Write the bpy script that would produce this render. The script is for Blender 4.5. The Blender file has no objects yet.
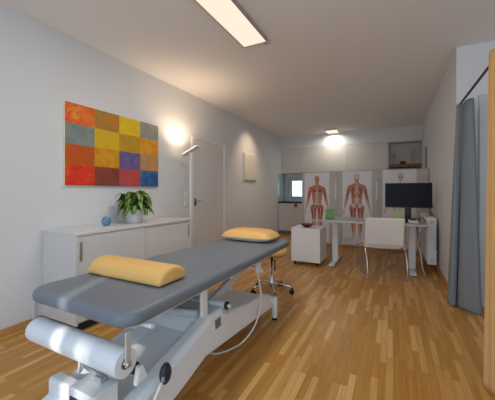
import bpy, bmesh, math, random
from mathutils import Vector, Matrix
random.seed(7)
C = bpy.context.scene.collection
R = math.radians

# ------------------------------------------------------------------ materials
def srgb(r, g, b):
    def f(c):
        c /= 255.0
        return c / 12.92 if c <= 0.04045 else ((c + 0.055) / 1.055) ** 2.4
    return (f(r), f(g), f(b), 1.0)

def mat(name, col, rough=0.5, metal=0.0, noise=0.05, scale=12.0, bump=0.0, bscale=60.0, coat=0.0, spec=0.5, trans=0.0):
    m = bpy.data.materials.new(name); m.use_nodes = True
    nt = m.node_tree; N = nt.nodes; L = nt.links
    b = N['Principled BSDF']
    b.inputs['Roughness'].default_value = rough
    b.inputs['Metallic'].default_value = metal
    b.inputs['Specular IOR Level'].default_value = spec
    b.inputs['Coat Weight'].default_value = coat
    b.inputs['Transmission Weight'].default_value = trans
    tc = N.new('ShaderNodeTexCoord')
    nz = N.new('ShaderNodeTexNoise'); nz.inputs['Scale'].default_value = scale; nz.inputs['Detail'].default_value = 4
    L.new(tc.outputs['Object'], nz.inputs['Vector'])
    mx = N.new('ShaderNodeMix'); mx.data_type = 'RGBA'
    lo = tuple(c * (1 - noise) for c in col[:3]) + (1,)
    hi = tuple(min(1, c * (1 + noise)) for c in col[:3]) + (1,)
    mx.inputs[6].default_value = lo; mx.inputs[7].default_value = hi
    L.new(nz.outputs['Fac'], mx.inputs[0]); L.new(mx.outputs[2], b.inputs['Base Color'])
    if bump:
        n2 = N.new('ShaderNodeTexNoise'); n2.inputs['Scale'].default_value = bscale; n2.inputs['Detail'].default_value = 3
        L.new(tc.outputs['Object'], n2.inputs['Vector'])
        bp = N.new('ShaderNodeBump'); bp.inputs['Strength'].default_value = bump; bp.inputs['Distance'].default_value = 0.004
        L.new(n2.outputs['Fac'], bp.inputs['Height']); L.new(bp.outputs['Normal'], b.inputs['Normal'])
    return m

def emit(name, col, strength):
    m = bpy.data.materials.new(name); m.use_nodes = True
    N = m.node_tree.nodes; L = m.node_tree.links
    N.remove(N['Principled BSDF'])
    e = N.new('ShaderNodeEmission'); e.inputs['Color'].default_value = col; e.inputs['Strength'].default_value = strength
    L.new(e.outputs[0], N['Material Output'].inputs['Surface'])
    return m

def floor_mat():
    m = bpy.data.materials.new('oak_strip_parquet'); m.use_nodes = True
    nt = m.node_tree; N = nt.nodes; L = nt.links; b = N['Principled BSDF']
    tc = N.new('ShaderNodeTexCoord')
    mp = N.new('ShaderNodeMapping'); mp.inputs['Rotation'].default_value = (0, 0, R(90))
    L.new(tc.outputs['Object'], mp.inputs['Vector'])
    br = N.new('ShaderNodeTexBrick')
    br.inputs['Color1'].default_value = (0, 0, 0, 1); br.inputs['Color2'].default_value = (1, 1, 1, 1)
    br.inputs['Mortar'].default_value = (0.3, 0.3, 0.3, 1)
    br.inputs['Scale'].default_value = 1.0; br.inputs['Mortar Size'].default_value = 0.0008
    br.inputs['Brick Width'].default_value = 0.46; br.inputs['Row Height'].default_value = 0.042
    br.offset = 0.37; br.offset_frequency = 3; br.squash = 0.8; br.squash_frequency = 2
    L.new(mp.outputs[0], br.inputs['Vector'])
    cr = N.new('ShaderNodeValToRGB')
    els = cr.color_ramp.elements
    els[0].position = 0.0; els[0].color = FLOOR_A
    els[1].position = 1.0; els[1].color = FLOOR_C
    e = els.new(0.55); e.color = FLOOR_B
    L.new(br.outputs['Color'], cr.inputs[0])
    mp2 = N.new('ShaderNodeMapping'); mp2.inputs['Scale'].default_value = (60, 1.6, 1)
    L.new(tc.outputs['Object'], mp2.inputs['Vector'])
    nz = N.new('ShaderNodeTexNoise'); nz.inputs['Scale'].default_value = 2.0; nz.inputs['Detail'].default_value = 6
    L.new(mp2.outputs[0], nz.inputs['Vector'])
    mx = N.new('ShaderNodeMix'); mx.data_type = 'RGBA'; mx.blend_type = 'OVERLAY'; mx.inputs[0].default_value = 0.42
    L.new(cr.outputs[0], mx.inputs[6]); L.new(nz.outputs['Fac'], mx.inputs[7])
    mo = N.new('ShaderNodeMix'); mo.data_type = 'RGBA'; mo.blend_type = 'MIX'
    L.new(br.outputs['Fac'], mo.inputs[0]); L.new(mx.outputs[2], mo.inputs[6]); mo.inputs[7].default_value = (0.3, 0.16, 0.06, 1)
    L.new(mo.outputs[2], b.inputs['Base Color'])
    b.inputs['Roughness'].default_value = 0.36
    b.inputs['Specular IOR Level'].default_value = 0.5
    return m

FLOOR_A = srgb(178, 124, 52); FLOOR_B = srgb(190, 136, 60); FLOOR_C = srgb(216, 170, 104)

M = {}
M['wall'] = mat('white_wall_paint', srgb(222, 224, 226), 0.9, noise=0.015, scale=3, bump=0.05, bscale=180)
M['ceiling'] = mat('white_ceiling_paint', srgb(240, 239, 238), 0.95, noise=0.012, scale=2)
M['door'] = mat('door_lacquer', srgb(220, 219, 217), 0.5, noise=0.01)
M['white'] = mat('white_lacquer', srgb(232, 233, 234), 0.35, noise=0.01)
M['sidewhite'] = mat('white_sideboard_laminate', srgb(216, 217, 218), 0.4, noise=0.01)
M['whitematt'] = mat('white_laminate', srgb(228, 226, 224), 0.55, noise=0.012)
M['offwhite'] = mat('warm_white_front', srgb(214, 208, 202), 0.5, noise=0.012)
M['closet'] = mat('grey_beige_front', srgb(196, 191, 186), 0.5, noise=0.02)
M['panelgrey'] = mat('light_grey_panel', srgb(205, 203, 202), 0.5, noise=0.015)
M['wood_trim'] = mat('wood_trim', srgb(200, 146, 88), 0.45, noise=0.12, scale=20)
M['shelfwood'] = mat('shelf_wood', srgb(140, 88, 48), 0.6, noise=0.3, scale=14)
M['black'] = mat('black_plastic', srgb(20, 20, 22), 0.4, noise=0.1)
M['screen'] = mat('dark_screen', srgb(18, 21, 27), 0.45, noise=0.05, spec=0.2)
M['darkgrey'] = mat('dark_grey_metal', srgb(70, 72, 76), 0.4, metal=0.5, noise=0.05)
M['plinth'] = mat('dark_plinth', srgb(30, 30, 34), 0.6, noise=0.1)
M['toekick'] = mat('grey_toe_kick', srgb(120, 118, 118), 0.5, noise=0.04)
M['stone'] = mat('dark_worktop', srgb(34, 34, 36), 0.25, noise=0.3, scale=90)
M['chrome'] = mat('chrome', srgb(215, 217, 220), 0.12, metal=1.0, noise=0.02)
M['alu'] = mat('brushed_aluminium', srgb(196, 194, 190), 0.35, metal=0.85, noise=0.04)
M['bedframe'] = mat('light_grey_lacquered_steel', srgb(226, 230, 232), 0.38, noise=0.02)
M['satin'] = mat('satin_grey_steel', srgb(196, 196, 194), 0.4, metal=0.15, noise=0.02)
M['bedframe2'] = mat('grey_lacquered_steel', srgb(186, 193, 196), 0.4, noise=0.02)
M['greypad'] = mat('blue_grey_leatherette', srgb(113, 121, 131), 0.42, noise=0.05, scale=30, bump=0.15, bscale=260)
M['yellow'] = mat('yellow_leatherette', srgb(236, 186, 108), 0.45, noise=0.03, bump=0.1, bscale=240)
M['cream'] = mat('cream_fabric', srgb(238, 228, 208), 0.8, noise=0.03)
M['paper'] = mat('white_paper_roll', srgb(222, 227, 231), 0.8, noise=0.02, scale=40, bump=0.25, bscale=40)
M['cardboard'] = mat('cardboard_core', srgb(150, 130, 110), 0.8, noise=0.08)
M['navy'] = mat('dark_blue_plastic', srgb(34, 44, 58), 0.4, noise=0.06)
M['blue'] = mat('blue_label', srgb(90, 160, 200), 0.5, noise=0.05)
M['cable'] = mat('white_cable', srgb(222, 224, 226), 0.45, noise=0.02)
M['greycable'] = mat('grey_cable', srgb(150, 156, 162), 0.45, noise=0.02)
M['greycurtain'] = mat('grey_curtain_cloth', srgb(156, 165, 172), 0.9, noise=0.05, scale=80, bump=0.2, bscale=420)
M['orangecurtain'] = mat('ochre_curtain_cloth', srgb(240, 200, 140), 0.9, noise=0.05, scale=80, bump=0.2, bscale=420)
M['pot'] = mat('white_ceramic', srgb(225, 225, 226), 0.3, noise=0.02)
M['soil'] = mat('potting_soil', srgb(50, 36, 26), 0.95, noise=0.4, scale=60)
M['glassblue'] = mat('blue_white_glass', srgb(96, 136, 176), 0.12, noise=0.5, scale=26, coat=0.5)
M['bowl'] = mat('dark_red_brown_lacquer', srgb(70, 32, 24), 0.3, noise=0.2, scale=30)
M['bowlin'] = mat('reddish_bowl_inside', srgb(150, 72, 48), 0.35, noise=0.25, scale=30)
M['green'] = mat('green_cover', srgb(98, 150, 78), 0.45, noise=0.6, scale=16)
M['greenlight'] = mat('pale_green_card', srgb(175, 205, 140), 0.6, noise=0.15, scale=30)
M['postr'] = mat('poster_paper', srgb(234, 233, 236), 0.45, noise=0.01)
M['muscle'] = mat('printed_muscle_red', srgb(194, 122, 92), 0.5, noise=0.5, scale=34)
M['deep'] = mat('printed_deep_red', srgb(160, 74, 52), 0.5, noise=0.3, scale=30)
M['skin'] = mat('printed_skin', srgb(196, 140, 112), 0.5, noise=0.22, scale=18)
M['bone'] = mat('printed_bone', srgb(206, 196, 178), 0.5, noise=0.15, scale=24)
M['tendon'] = mat('printed_tendon', srgb(214, 196, 184), 0.5, noise=0.12, scale=26)
M['bonedark'] = mat('printed_bone_shade', srgb(120, 105, 85), 0.5, noise=0.2)
M['print'] = mat('printed_grey_line', srgb(160, 165, 178), 0.5, noise=0.1)
M['leather'] = mat('white_leatherette', srgb(226, 220, 214), 0.45, noise=0.02)
M['desk'] = mat('light_grey_desk_laminate', srgb(186, 188, 190), 0.3, noise=0.02)
M['glass'] = mat('clear_glass', (1, 1, 1, 1), 0.02, noise=0.0, trans=1.0)
M['splash'] = mat('pale_blue_glass_splashback', srgb(178, 196, 200), 0.12, noise=0.02)
M['frost'] = mat('frosted_glass', (0.62, 0.66, 0.65, 1), 0.5, noise=0.0, trans=1.0)
M['frame'] = mat('window_frame', srgb(196, 204, 206), 0.4, noise=0.02)
M['doorblue'] = mat('pale_blue_grey_door', srgb(190, 202, 212), 0.4, noise=0.02)
M['twig'] = mat('dried_twig', srgb(204, 184, 164), 0.8, noise=0.25, scale=40)
M['pink'] = mat('dried_reddish_stem', srgb(178, 120, 104), 0.7, noise=0.3, scale=40)
M['relief'] = mat('white_relief_canvas', srgb(226, 218, 206), 0.85, noise=0.05, scale=30, bump=0.6, bscale=36)
M['browntag'] = mat('brown_tag', srgb(128, 84, 72), 0.9, noise=0.1)
M['rubber'] = mat('black_rubber', srgb(24, 24, 26), 0.7, noise=0.1)
M['outside'] = mat('sun_blocker_finish', srgb(225, 225, 225), 0.9, noise=0.03)
M['panel_glow'] = emit('warm_led_panel', (1.0, 0.82, 0.66, 1), 1.03)
M['panel_glow2'] = emit('warm_led_square', (1.0, 0.82, 0.64, 1), 1.1)
M['head_glow'] = emit('warm_uplight_diffuser', (1.0, 0.70, 0.46, 1), 9.5)
M['floor'] = floor_mat()

def paint(name, a, b, c, s):
    m = bpy.data.materials.new(name); m.use_nodes = True
    N = m.node_tree.nodes; L = m.node_tree.links; p = N['Principled BSDF']; p.inputs['Roughness'].default_value = 0.55
    tc = N.new('ShaderNodeTexCoord')
    n1 = N.new('ShaderNodeTexNoise'); n1.inputs['Scale'].default_value = 6 + 0.7 * s; n1.inputs['Detail'].default_value = 9; n1.inputs['Roughness'].default_value = 0.75
    n2 = N.new('ShaderNodeTexNoise'); n2.inputs['Scale'].default_value = 15; n2.inputs['Detail'].default_value = 8; n2.inputs['Roughness'].default_value = 0.8
    L.new(tc.outputs['Object'], n1.inputs['Vector']); L.new(tc.outputs['Object'], n2.inputs['Vector'])
    r = N.new('ShaderNodeValToRGB'); r.color_ramp.elements[0].position = 0.36; r.color_ramp.elements[1].position = 0.66
    r.color_ramp.elements[0].color = srgb(*a); r.color_ramp.elements[1].color = srgb(*b)
    L.new(n1.outputs['Fac'], r.inputs[0])
    q = N.new('ShaderNodeMapRange'); q.inputs[1].default_value = 0.50; q.inputs[2].default_value = 0.66
    L.new(n2.outputs['Fac'], q.inputs[0])
    mx = N.new('ShaderNodeMix'); mx.data_type = 'RGBA'; mx.inputs[7].default_value = srgb(*c)
    L.new(q.outputs[0], mx.inputs[0]); L.new(r.outputs[0], mx.inputs[6]); L.new(mx.outputs[2], p.inputs['Base Color'])
    return m

# leaf material: yellow stripe along the middle (uv x)
def leaf_mat():
    m = bpy.data.materials.new('variegated_leaf'); m.use_nodes = True
    N = m.node_tree.nodes; L = m.node_tree.links; p = N['Principled BSDF']; p.inputs['Roughness'].default_value = 0.4
    uv = N.new('ShaderNodeUVMap'); sx = N.new('ShaderNodeSeparateXYZ'); L.new(uv.outputs[0], sx.inputs[0])
    nz = N.new('ShaderNodeTexNoise'); nz.inputs['Scale'].default_value = 40
    tc = N.new('ShaderNodeTexCoord'); L.new(tc.outputs['Object'], nz.inputs['Vector'])
    ad = N.new('ShaderNodeMath'); ad.operation = 'MULTIPLY_ADD'; ad.inputs[1].default_value = 0.3
    L.new(nz.outputs['Fac'], ad.inputs[0]); L.new(sx.outputs[0], ad.inputs[2])
    r = N.new('ShaderNodeValToRGB'); e = r.color_ramp.elements
    e[0].position = 0.42; e[0].color = srgb(58, 96, 36); e[1].position = 0.92; e[1].color = srgb(58, 96, 36)
    k = e.new(0.58); k.color = srgb(138, 164, 74); k = e.new(0.72); k.color = srgb(138, 164, 74)
    L.new(ad.outputs[0], r.inputs[0]); L.new(r.outputs[0], p.inputs['Base Color'])
    return m
M['leaf'] = leaf_mat()

# ------------------------------------------------------------------ mesh builder
class MB:
    def __init__(s): s.v = []; s.f = []; s.m = []; s.uv = {}; s.mi = 0; s.smooth = set()
    def add(s, vs, fs, smooth=False):
        o = len(s.v); s.v += [Vector(p) for p in vs]
        for f in fs:
            if smooth: s.smooth.add(len(s.f))
            s.f.append(tuple(o + i for i in f)); s.m.append(s.mi)
        return s
    def box(s, x0, y0, z0, x1, y1, z1):
        vs = [(x, y, z) for z in (z0, z1) for y in (y0, y1) for x in (x0, x1)]
        return s.add(vs, [(0, 2, 3, 1), (4, 5, 7, 6), (0, 1, 5, 4), (2, 6, 7, 3), (0, 4, 6, 2), (1, 3, 7, 5)])
    def prism(s, poly, z0, z1):
        n = len(poly)
        vs = [(p[0], p[1], z0) for p in poly] + [(p[0], p[1], z1) for p in poly]
        fs = [tuple(range(n - 1, -1, -1)), tuple(range(n, 2 * n))] + [(i, (i + 1) % n, n + (i + 1) % n, n + i) for i in range(n)]
        return s.add(vs, fs)
    def prism_x(s, poly, x0, x1):       # poly in (y, z), extruded along x
        n = len(poly)
        vs = [(x0, p[0], p[1]) for p in poly] + [(x1, p[0], p[1]) for p in poly]
        fs = [tuple(range(n - 1, -1, -1)), tuple(range(n, 2 * n))] + [(i, (i + 1) % n, n + (i + 1) % n, n + i) for i in range(n)]
        return s.add(vs, fs)
    def bar(s, p0, p1, w, h, up=(0, 0, 1)):   # rectangular bar along p0-p1
        p0, p1 = Vector(p0), Vector(p1); d = (p1 - p0).normalized(); u = Vector(up)
        a = d.cross(u)
        if a.length < 1e-4: a = d.cross(Vector((1, 0, 0)))
        a.normalize(); b = a.cross(d)
        vs = []
        for p in (p0, p1):
            for i, j in ((-1, -1), (1, -1), (1, 1), (-1, 1)): vs.append(p + a * (i * w / 2) + b * (j * h / 2))
        return s.add(vs, [(3, 2, 1, 0), (4, 5, 6, 7), (0, 1, 5, 4), (1, 2, 6, 5), (2, 3, 7, 6), (3, 0, 4, 7)])
    def tube(s, pts, r, seg=10, cap=True, r_end=None):
        pts = [Vector(p) for p in pts]; n = len(pts); vs = []; prev = None
        for i, p in enumerate(pts):
            d = (pts[min(i + 1, n - 1)] - pts[max(i - 1, 0)]).normalized()
            if prev is None:
                a = d.cross(Vector((0, 0, 1)))
                if a.length < 1e-3: a = d.cross(Vector((1, 0, 0)))
            else: a = prev - d * prev.dot(d)
            a.normalize(); prev = a; b = d.cross(a)
            rr = r if r_end is None else r + (r_end - r) * i / (n - 1)
            for k in range(seg):
                t = 2 * math.pi * k / seg; vs.append(p + a * (rr * math.cos(t)) + b * (rr * math.sin(t)))
        fs = []
        for i in range(n - 1):
            for k in range(seg):
                k2 = (k + 1) % seg; fs.append((i * seg + k, i * seg + k2, (i + 1) * seg + k2, (i + 1) * seg + k))
        s.add(vs, fs, True)
        if cap:
            o = len(s.v) - len(vs)
            s.f.append(tuple(o + k for k in range(seg - 1, -1, -1))); s.m.append(s.mi)
            s.f.append(tuple(o + (n - 1) * seg + k for k in range(seg))); s.m.append(s.mi)
        return s
    def cyl(s, p0, p1, r, seg=24, r_end=None): return s.tube([p0, p1], r, seg, True, r_end)
    def lathe(s, c, prof, seg=28):      # prof: (r, z) list
        vs = []; fs = []
        for r, z in prof:
            for k in range(seg):
                t = 2 * math.pi * k / seg; vs.append((c[0] + r * math.cos(t), c[1] + r * math.sin(t), c[2] + z))
        for i in range(len(prof) - 1):
            for k in range(seg):
                k2 = (k + 1) % seg; fs.append((i * seg + k, i * seg + k2, (i + 1) * seg + k2, (i + 1) * seg + k))
        return s.add(vs, fs, True)
    def grid(s, fn, nu, nv, smooth=True, uvs=False):
        vs = [fn(i / nu, j / nv) for j in range(nv + 1) for i in range(nu + 1)]
        fs = [(j * (nu + 1) + i, j * (nu + 1) + i + 1, (j + 1) * (nu + 1) + i + 1, (j + 1) * (nu + 1) + i) for j in range(nv) for i in range(nu)]
        o = len(s.v); s.add(vs, fs, smooth)
        if uvs:
            for j in range(nv + 1):
                for i in range(nu + 1): s.uv[o + j * (nu + 1) + i] = (i / nu, j / nv)
        return s
    def build(s, name, mats, parent=None, bevel=0.0, bseg=2, solid=0.0, subsurf=0, smooth=False, origin=None):
        me = bpy.data.meshes.new(name)
        if parent is not None: off = Vector(parent['_o'])
        elif origin is not None: off = Vector(origin)
        else:
            lo = [min(v[i] for v in s.v) for i in range(3)]; hi = [max(v[i] for v in s.v) for i in range(3)]
            off = Vector(((lo[0] + hi[0]) / 2, (lo[1] + hi[1]) / 2, lo[2]))
        me.from_pydata([tuple(v - off) for v in s.v], [], s.f)
        if not isinstance(mats, (list, tuple)): mats = [mats]
        for m in mats: me.materials.append(m)
        for i, p in enumerate(me.polygons):
            p.material_index = s.m[i]; p.use_smooth = smooth or (i in s.smooth)
        if s.uv:
            ul = me.uv_layers.new(name='UVMap')
            for lp in me.loops: ul.data[lp.index].uv = s.uv.get(lp.vertex_index, (0, 0))
        bm = bmesh.new(); bm.from_mesh(me); bmesh.ops.recalc_face_normals(bm, faces=bm.faces); bm.to_mesh(me); bm.free()
        o = bpy.data.objects.new(name, me); C.objects.link(o)
        if parent is not None: o.parent = parent
        else: o.location = off
        if parent is not None: o['_o'] = list(off)
        if solid: md = o.modifiers.new('s', 'SOLIDIFY'); md.thickness = solid; md.offset = 0
        if bevel:
            md = o.modifiers.new('b', 'BEVEL'); md.width = bevel; md.segments = bseg; md.limit_method = 'ANGLE'; md.angle_limit = R(40)
            md.harden_normals = False
        if subsurf: md = o.modifiers.new('u', 'SUBSURF'); md.levels = subsurf; md.render_levels = subsurf
        return o

def tag(o, label, cat, group=None):
    o['label'] = label; o['category'] = cat
    if group: o['group'] = group
    return o
def thing(name, label, cat, loc, group=None):
    o = bpy.data.objects.new(name, None); C.objects.link(o); o.location = loc; o['_o'] = list(loc)
    o.empty_display_size = 0.1
    return tag(o, label, cat, group)
def struct(o): o['kind'] = 'structure'; return o
def rrect(x0, y0, x1, y1, r, n=7):
    pts = []
    for cx, cy, a0 in ((x1 - r, y0 + r, -90), (x1 - r, y1 - r, 0), (x0 + r, y1 - r, 90), (x0 + r, y0 + r, 180)):
        for k in range(n + 1):
            t = R(a0 + 90 * k / n); pts.append((cx + r * math.cos(t), cy + r * math.sin(t)))
    return pts
def spline(pts, n=8):
    pts = [Vector(p) for p in pts]; out = []
    for i in range(len(pts) - 1):
        a, b, c, d = pts[max(i - 1, 0)], pts[i], pts[i + 1], pts[min(i + 2, len(pts) - 1)]
        for k in range(n):
            t = k / n
            out.append(0.5 * ((2 * b) + (c - a) * t + (2 * a - 5 * b + 4 * c - d) * t * t + (3 * b - a - 3 * c + d) * t ** 3))
    out.append(pts[-1]); return out

# ------------------------------------------------------------------ room shell
XL, XR, XE = -2.88, 0.61, 2.4
YF, YK, YB, YU = -1.6, 3.77, 8.1, 7.78
ZC = 2.75
struct(MB().box(XL - 0.2, YF - 0.2, -0.1, XE + 0.2, YB + 0.2, 0).build('floor', M['floor'], origin=(0, 0, 0)))
struct(MB().box(XL - 0.2, YF - 0.2, ZC, XE + 0.2, YB + 0.2, ZC + 0.15).build('ceiling', M['ceiling']))
struct(MB().box(XL - 0.2, YF - 0.2, 0, XL, YB + 0.2, ZC).build('wall_left', M['wall']))
struct(MB().box(XR, YK + 0.2, 0, XR + 0.2, YB, ZC).box(XR, YK, 0, XE, YK + 0.2, ZC).build('wall_right', M['wall']))
# back wall with the small kitchen window opening
wx0, wx1, wz0, wz1 = -2.78, -2.30, 0.95, 1.60
struct(MB().box(XL, YB, 0, wx0, YB + 0.2, ZC).box(wx1, YB, 0, XR + 0.2, YB + 0.2, ZC)
       .box(wx0, YB, 0, wx1, YB + 0.2, wz0).box(wx0, YB, wz1, wx1, YB + 0.2, ZC).build('wall_back', M['wall']))
struct(MB().box(XL, YU, 2.405, XR, YB, ZC).build('trim_bulkhead', M['wall']))
# garden side wall with the wide window that gives the daylight
ey0, ey1, ez0, ez1 = -1.45, -0.75, 0.04, 2.6
struct(MB().box(XE, YF, 0, XE + 0.2, ey0, ZC).box(XE, ey1, 0, XE + 0.2, YK + 0.2, ZC)
       .box(XE, ey0, 0, XE + 0.2, ey1, ez0).box(XE, ey0, ez1, XE + 0.2, ey1, ZC).build('wall_garden', M['wall']))
w = struct(MB().box(XE + 0.06, ey0, ez0, XE + 0.12, ey0 + 0.07, ez1).box(XE + 0.06, ey1 - 0.07, ez0, XE + 0.12, ey1, ez1)
           .box(XE + 0.06, ey0 + 0.07, ez0, XE + 0.12, ey1 - 0.07, ez0 + 0.07).box(XE + 0.06, ey0 + 0.07, ez1 - 0.07, XE + 0.12, ey1 - 0.07, ez1)
           .build('window_2', M['frame']))
# rear wall: two windows and, between them, two narrow slots added to shape the sun streaks
SL = [(-2.0, -0.7, 0.1, 2.68), (-0.445, -0.35, 0.9, 1.79), (-0.28, -0.16, 0.9, 1.52), (0.0, 2.25, 0.1, 2.68)]
r = MB(); xs = [XL] + [q for sl in SL for q in sl[:2]] + [XE + 0.2]
for i in range(0, len(xs), 2): r.box(xs[i], YF - 0.1, 0, xs[i + 1], YF, ZC)
for a, b, z0, z1 in SL: r.box(a, YF - 0.1, 0, b, YF, z0).box(a, YF - 0.1, z1, b, YF, ZC)
struct(r.build('wall_rear', M['wall']))
for k, (a, b, z0, z1) in enumerate((SL[0], SL[3])):
    struct(MB().box(a, YF - 0.08, z0, a + 0.06, YF - 0.03, z1).box(b - 0.06, YF - 0.08, z0, b, YF - 0.03, z1).box(a + 0.06, YF - 0.08, z0, b - 0.06, YF - 0.03, z0 + 0.06)
           .box(a + 0.06, YF - 0.08, z1 - 0.06, b - 0.06, YF - 0.03, z1).build('window_%d' % (3 + k), M['frame']))
# unseen blocks added to keep sun off the rear windows; it passes between them
struct(MB().box(0.0, -8.6, -0.1, 1.97, -8.0, 5.8).build('wall_sun_blocker', M['outside']))
struct(MB().box(2.55, -8.6, -0.1, 5.3, -8.0, 5.8).build('wall_sun_blocker', M['outside']))
struct(MB().box(XE + 0.2, YF - 0.3, -0.1, XE + 2.2, YF - 0.1, 4.2).build('wall_side_blocker', M['outside']))  # unseen fin added to keep direct sun out of the side window
# skirting
struct(MB().box(XL, YF, 0, XL + 0.014, 3.60, 0.06).box(XL, 4.72, 0, XL + 0.014, 7.5, 0.06).build('baseboard_left', M['wood_trim'], bevel=0.003))
struct(MB().box(XR - 0.014, YK, 0, XR, 6.34, 0.06).build('baseboard_right', M['wood_trim'], bevel=0.003))

# door in the left wall
d = struct(MB().box(XL, 3.70, 0.005, XL + 0.012, 4.615, 2.04).build('door_1', M['door'], bevel=0.002))
d['_o'] = list(d.location)
MB().box(XL, 3.655, 0.0, XL + 0.02, 3.695, 2.075).box(XL, 4.62, 0.0, XL + 0.03, 4.66, 2.075).box(XL, 3.695, 2.045, XL + 0.02, 4.62, 2.075).build('door_frame', M['white'], d, bevel=0.002)
hd = MB().box(XL + 0.0125, 3.722, 0.96, XL + 0.02, 3.762, 1.08).build('handle_plate', M['darkgrey'], d, bevel=0.002)
MB().cyl((XL + 0.02, 3.742, 1.04), (XL + 0.06, 3.742, 1.04), 0.009, 12).tube([(XL + 0.06, 3.735, 1.04), (XL + 0.06, 3.85, 1.04)], 0.009, 12).build('handle_lever', M['alu'], hd)

# kitchen window
w = MB()
w.box(wx0, YB + 0.02, wz0, wx0 + 0.11, YB + 0.08, wz1).box(wx1 - 0.05, YB + 0.02, wz0, wx1, YB + 0.08, wz1)
w.box(wx0 + 0.11, YB + 0.02, wz0, wx1 - 0.05, YB + 0.08, wz0 + 0.09).box(wx0 + 0.11, YB + 0.02, wz1 - 0.10, wx1 - 0.05, YB + 0.08, wz1)
w = struct(w.build('window_1', M['frame'], bevel=0.004)); w['_o'] = list(w.location)
MB().box(wx0 + 0.11, YB + 0.045, wz0 + 0.09, wx1 - 0.05, YB + 0.055, wz1 - 0.10).build('window_pane', M['frost'], w)
struct(MB().box(XL, 7.52, 0.915, XL + 0.008, YB, 1.68).build('trim_splashback', M['splash']))

# glazed door in the recess wall, behind the grey curtain
d = MB()
d.box(0.80, YK - 0.03, 0.0, 0.88, YK, 2.2).box(1.72, YK - 0.03, 0.0, 1.80, YK, 2.2).box(0.88, YK - 0.03, 2.12, 1.72, YK, 2.2)
d = struct(d.build('door_2', M['frame'], bevel=0.004)); d['_o'] = list(d.location)
MB().box(0.89, YK - 0.02, 0.01, 1.71, YK - 0.002, 2.11).build('door_leaf', M['doorblue'], d, bevel=0.003)

# ------------------------------------------------------------------ ceiling lights
def ceiling_light(label, x0, y0, x1, y1, glow, wires=False):
    t = thing('ceiling_light', label, 'ceiling light', ((x0 + x1) / 2, (y0 + y1) / 2, ZC - 0.04))
    f = 0.012
    MB().box(x0, y0, ZC - 0.04, x0 + f, y1, ZC - 0.001).box(x1 - f, y0, ZC - 0.04, x1, y1, ZC - 0.001) \
        .box(x0 + f, y0, ZC - 0.04, x1 - f, y0 + f, ZC - 0.001).box(x0 + f, y1 - f, ZC - 0.04, x1 - f, y1, ZC - 0.001).build('frame', M['alu'], t)
    MB().box(x0 + f, y0 + f, ZC - 0.034, x1 - f, y1 - f, ZC - 0.015).build('diffuser', glow, t)
    if wires:
        MB().tube(spline([(x1 - 0.05, y1 + 0.001, ZC - 0.02), (x1 - 0.04, y1 + 0.05, ZC - 0.03), (x1 - 0.0, y1 + 0.06, ZC - 0.02), (x1 + 0.01, y1 + 0.03, ZC - 0.008)], 5), 0.005, 8).build('supply_wire', M['greycable'], t)
    return t
ceiling_light('long flat rectangular LED ceiling panel glowing warm white above the treatment table', -1.405, 1.50, -1.13, 2.665, M['panel_glow'], True)
ceiling_light('small square LED ceiling light near the wall cabinets at the back', -1.54, 7.25, -1.24, 7.72, M['panel_glow2'])

# ------------------------------------------------------------------ left wall: painting, relief, switches, lamp
t = thing('abstract_picture', 'square-grid abstract painting in red, orange, yellow and blue on the left wall', 'painting', (XL + 0.0005, 2.31, 1.257))
y0, y1, z0, z1 = 1.665, 2.905, 1.257, 2.082
cols = [
 [((225, 70, 20), (235, 130, 20), (240, 170, 60)), ((150, 130, 40), (215, 120, 30), (120, 140, 60)), ((228, 196, 20), (222, 180, 10), (240, 215, 70)), ((150, 150, 130), (140, 150, 170), (190, 170, 90))],
 [((110, 135, 115), (150, 145, 150), (90, 130, 130)), ((222, 180, 10), (205, 165, 30), (235, 190, 50)), ((180, 150, 20), (210, 150, 30), (150, 140, 50)), ((225, 165, 15), (225, 130, 25), (235, 180, 60))],
 [((205, 85, 15), (190, 70, 20), (150, 130, 40)), ((222, 170, 15), (215, 120, 15), (170, 140, 40)), ((60, 85, 150), (120, 100, 150), (190, 100, 120)), ((190, 140, 90), (210, 150, 80), (140, 140, 150))],
 [((215, 25, 15), (230, 60, 25), (235, 110, 60)), ((120, 45, 25), (160, 75, 40), (110, 70, 90)), ((180, 65, 90), (215, 90, 50), (130, 80, 130)), ((20, 75, 150), (50, 110, 160), (110, 140, 140))]]
canvas = MB(); mats = [M['cream']]
canvas.box(XL + 0.0005, y0, z0, XL + 0.03, y1, z1)
for r_ in range(4):
    for c_ in range(4):
        mats.append(paint('painted_square', *cols[r_][c_], s=r_ + c_)); canvas.mi = len(mats) - 1
        a, b = y0 + (y1 - y0) * c_ / 4, y0 + (y1 - y0) * (c_ + 1) / 4
        e, f = z1 - (z1 - z0) * (r_ + 1) / 4, z1 - (z1 - z0) * r_ / 4
        canvas.add([(XL + 0.031, a, e), (XL + 0.031, b, e), (XL + 0.031, b, f), (XL + 0.031, a, f)], [(0, 1, 2, 3)])
canvas.build('canvas', mats, t)

t = thing('relief_picture', 'pale square relief picture hanging past the door on the left wall', 'picture', (XL + 0.002, 5.73, 1.42))
MB().box(XL + 0.002, 5.41, 1.42, XL + 0.022, 6.05, 2.04).build('backing', M['whitematt'], t)
MB().box(XL + 0.022, 5.43, 1.44, XL + 0.042, 6.03, 2.02).build('relief_surface', M['relief'], t, bevel=0.01)

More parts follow.
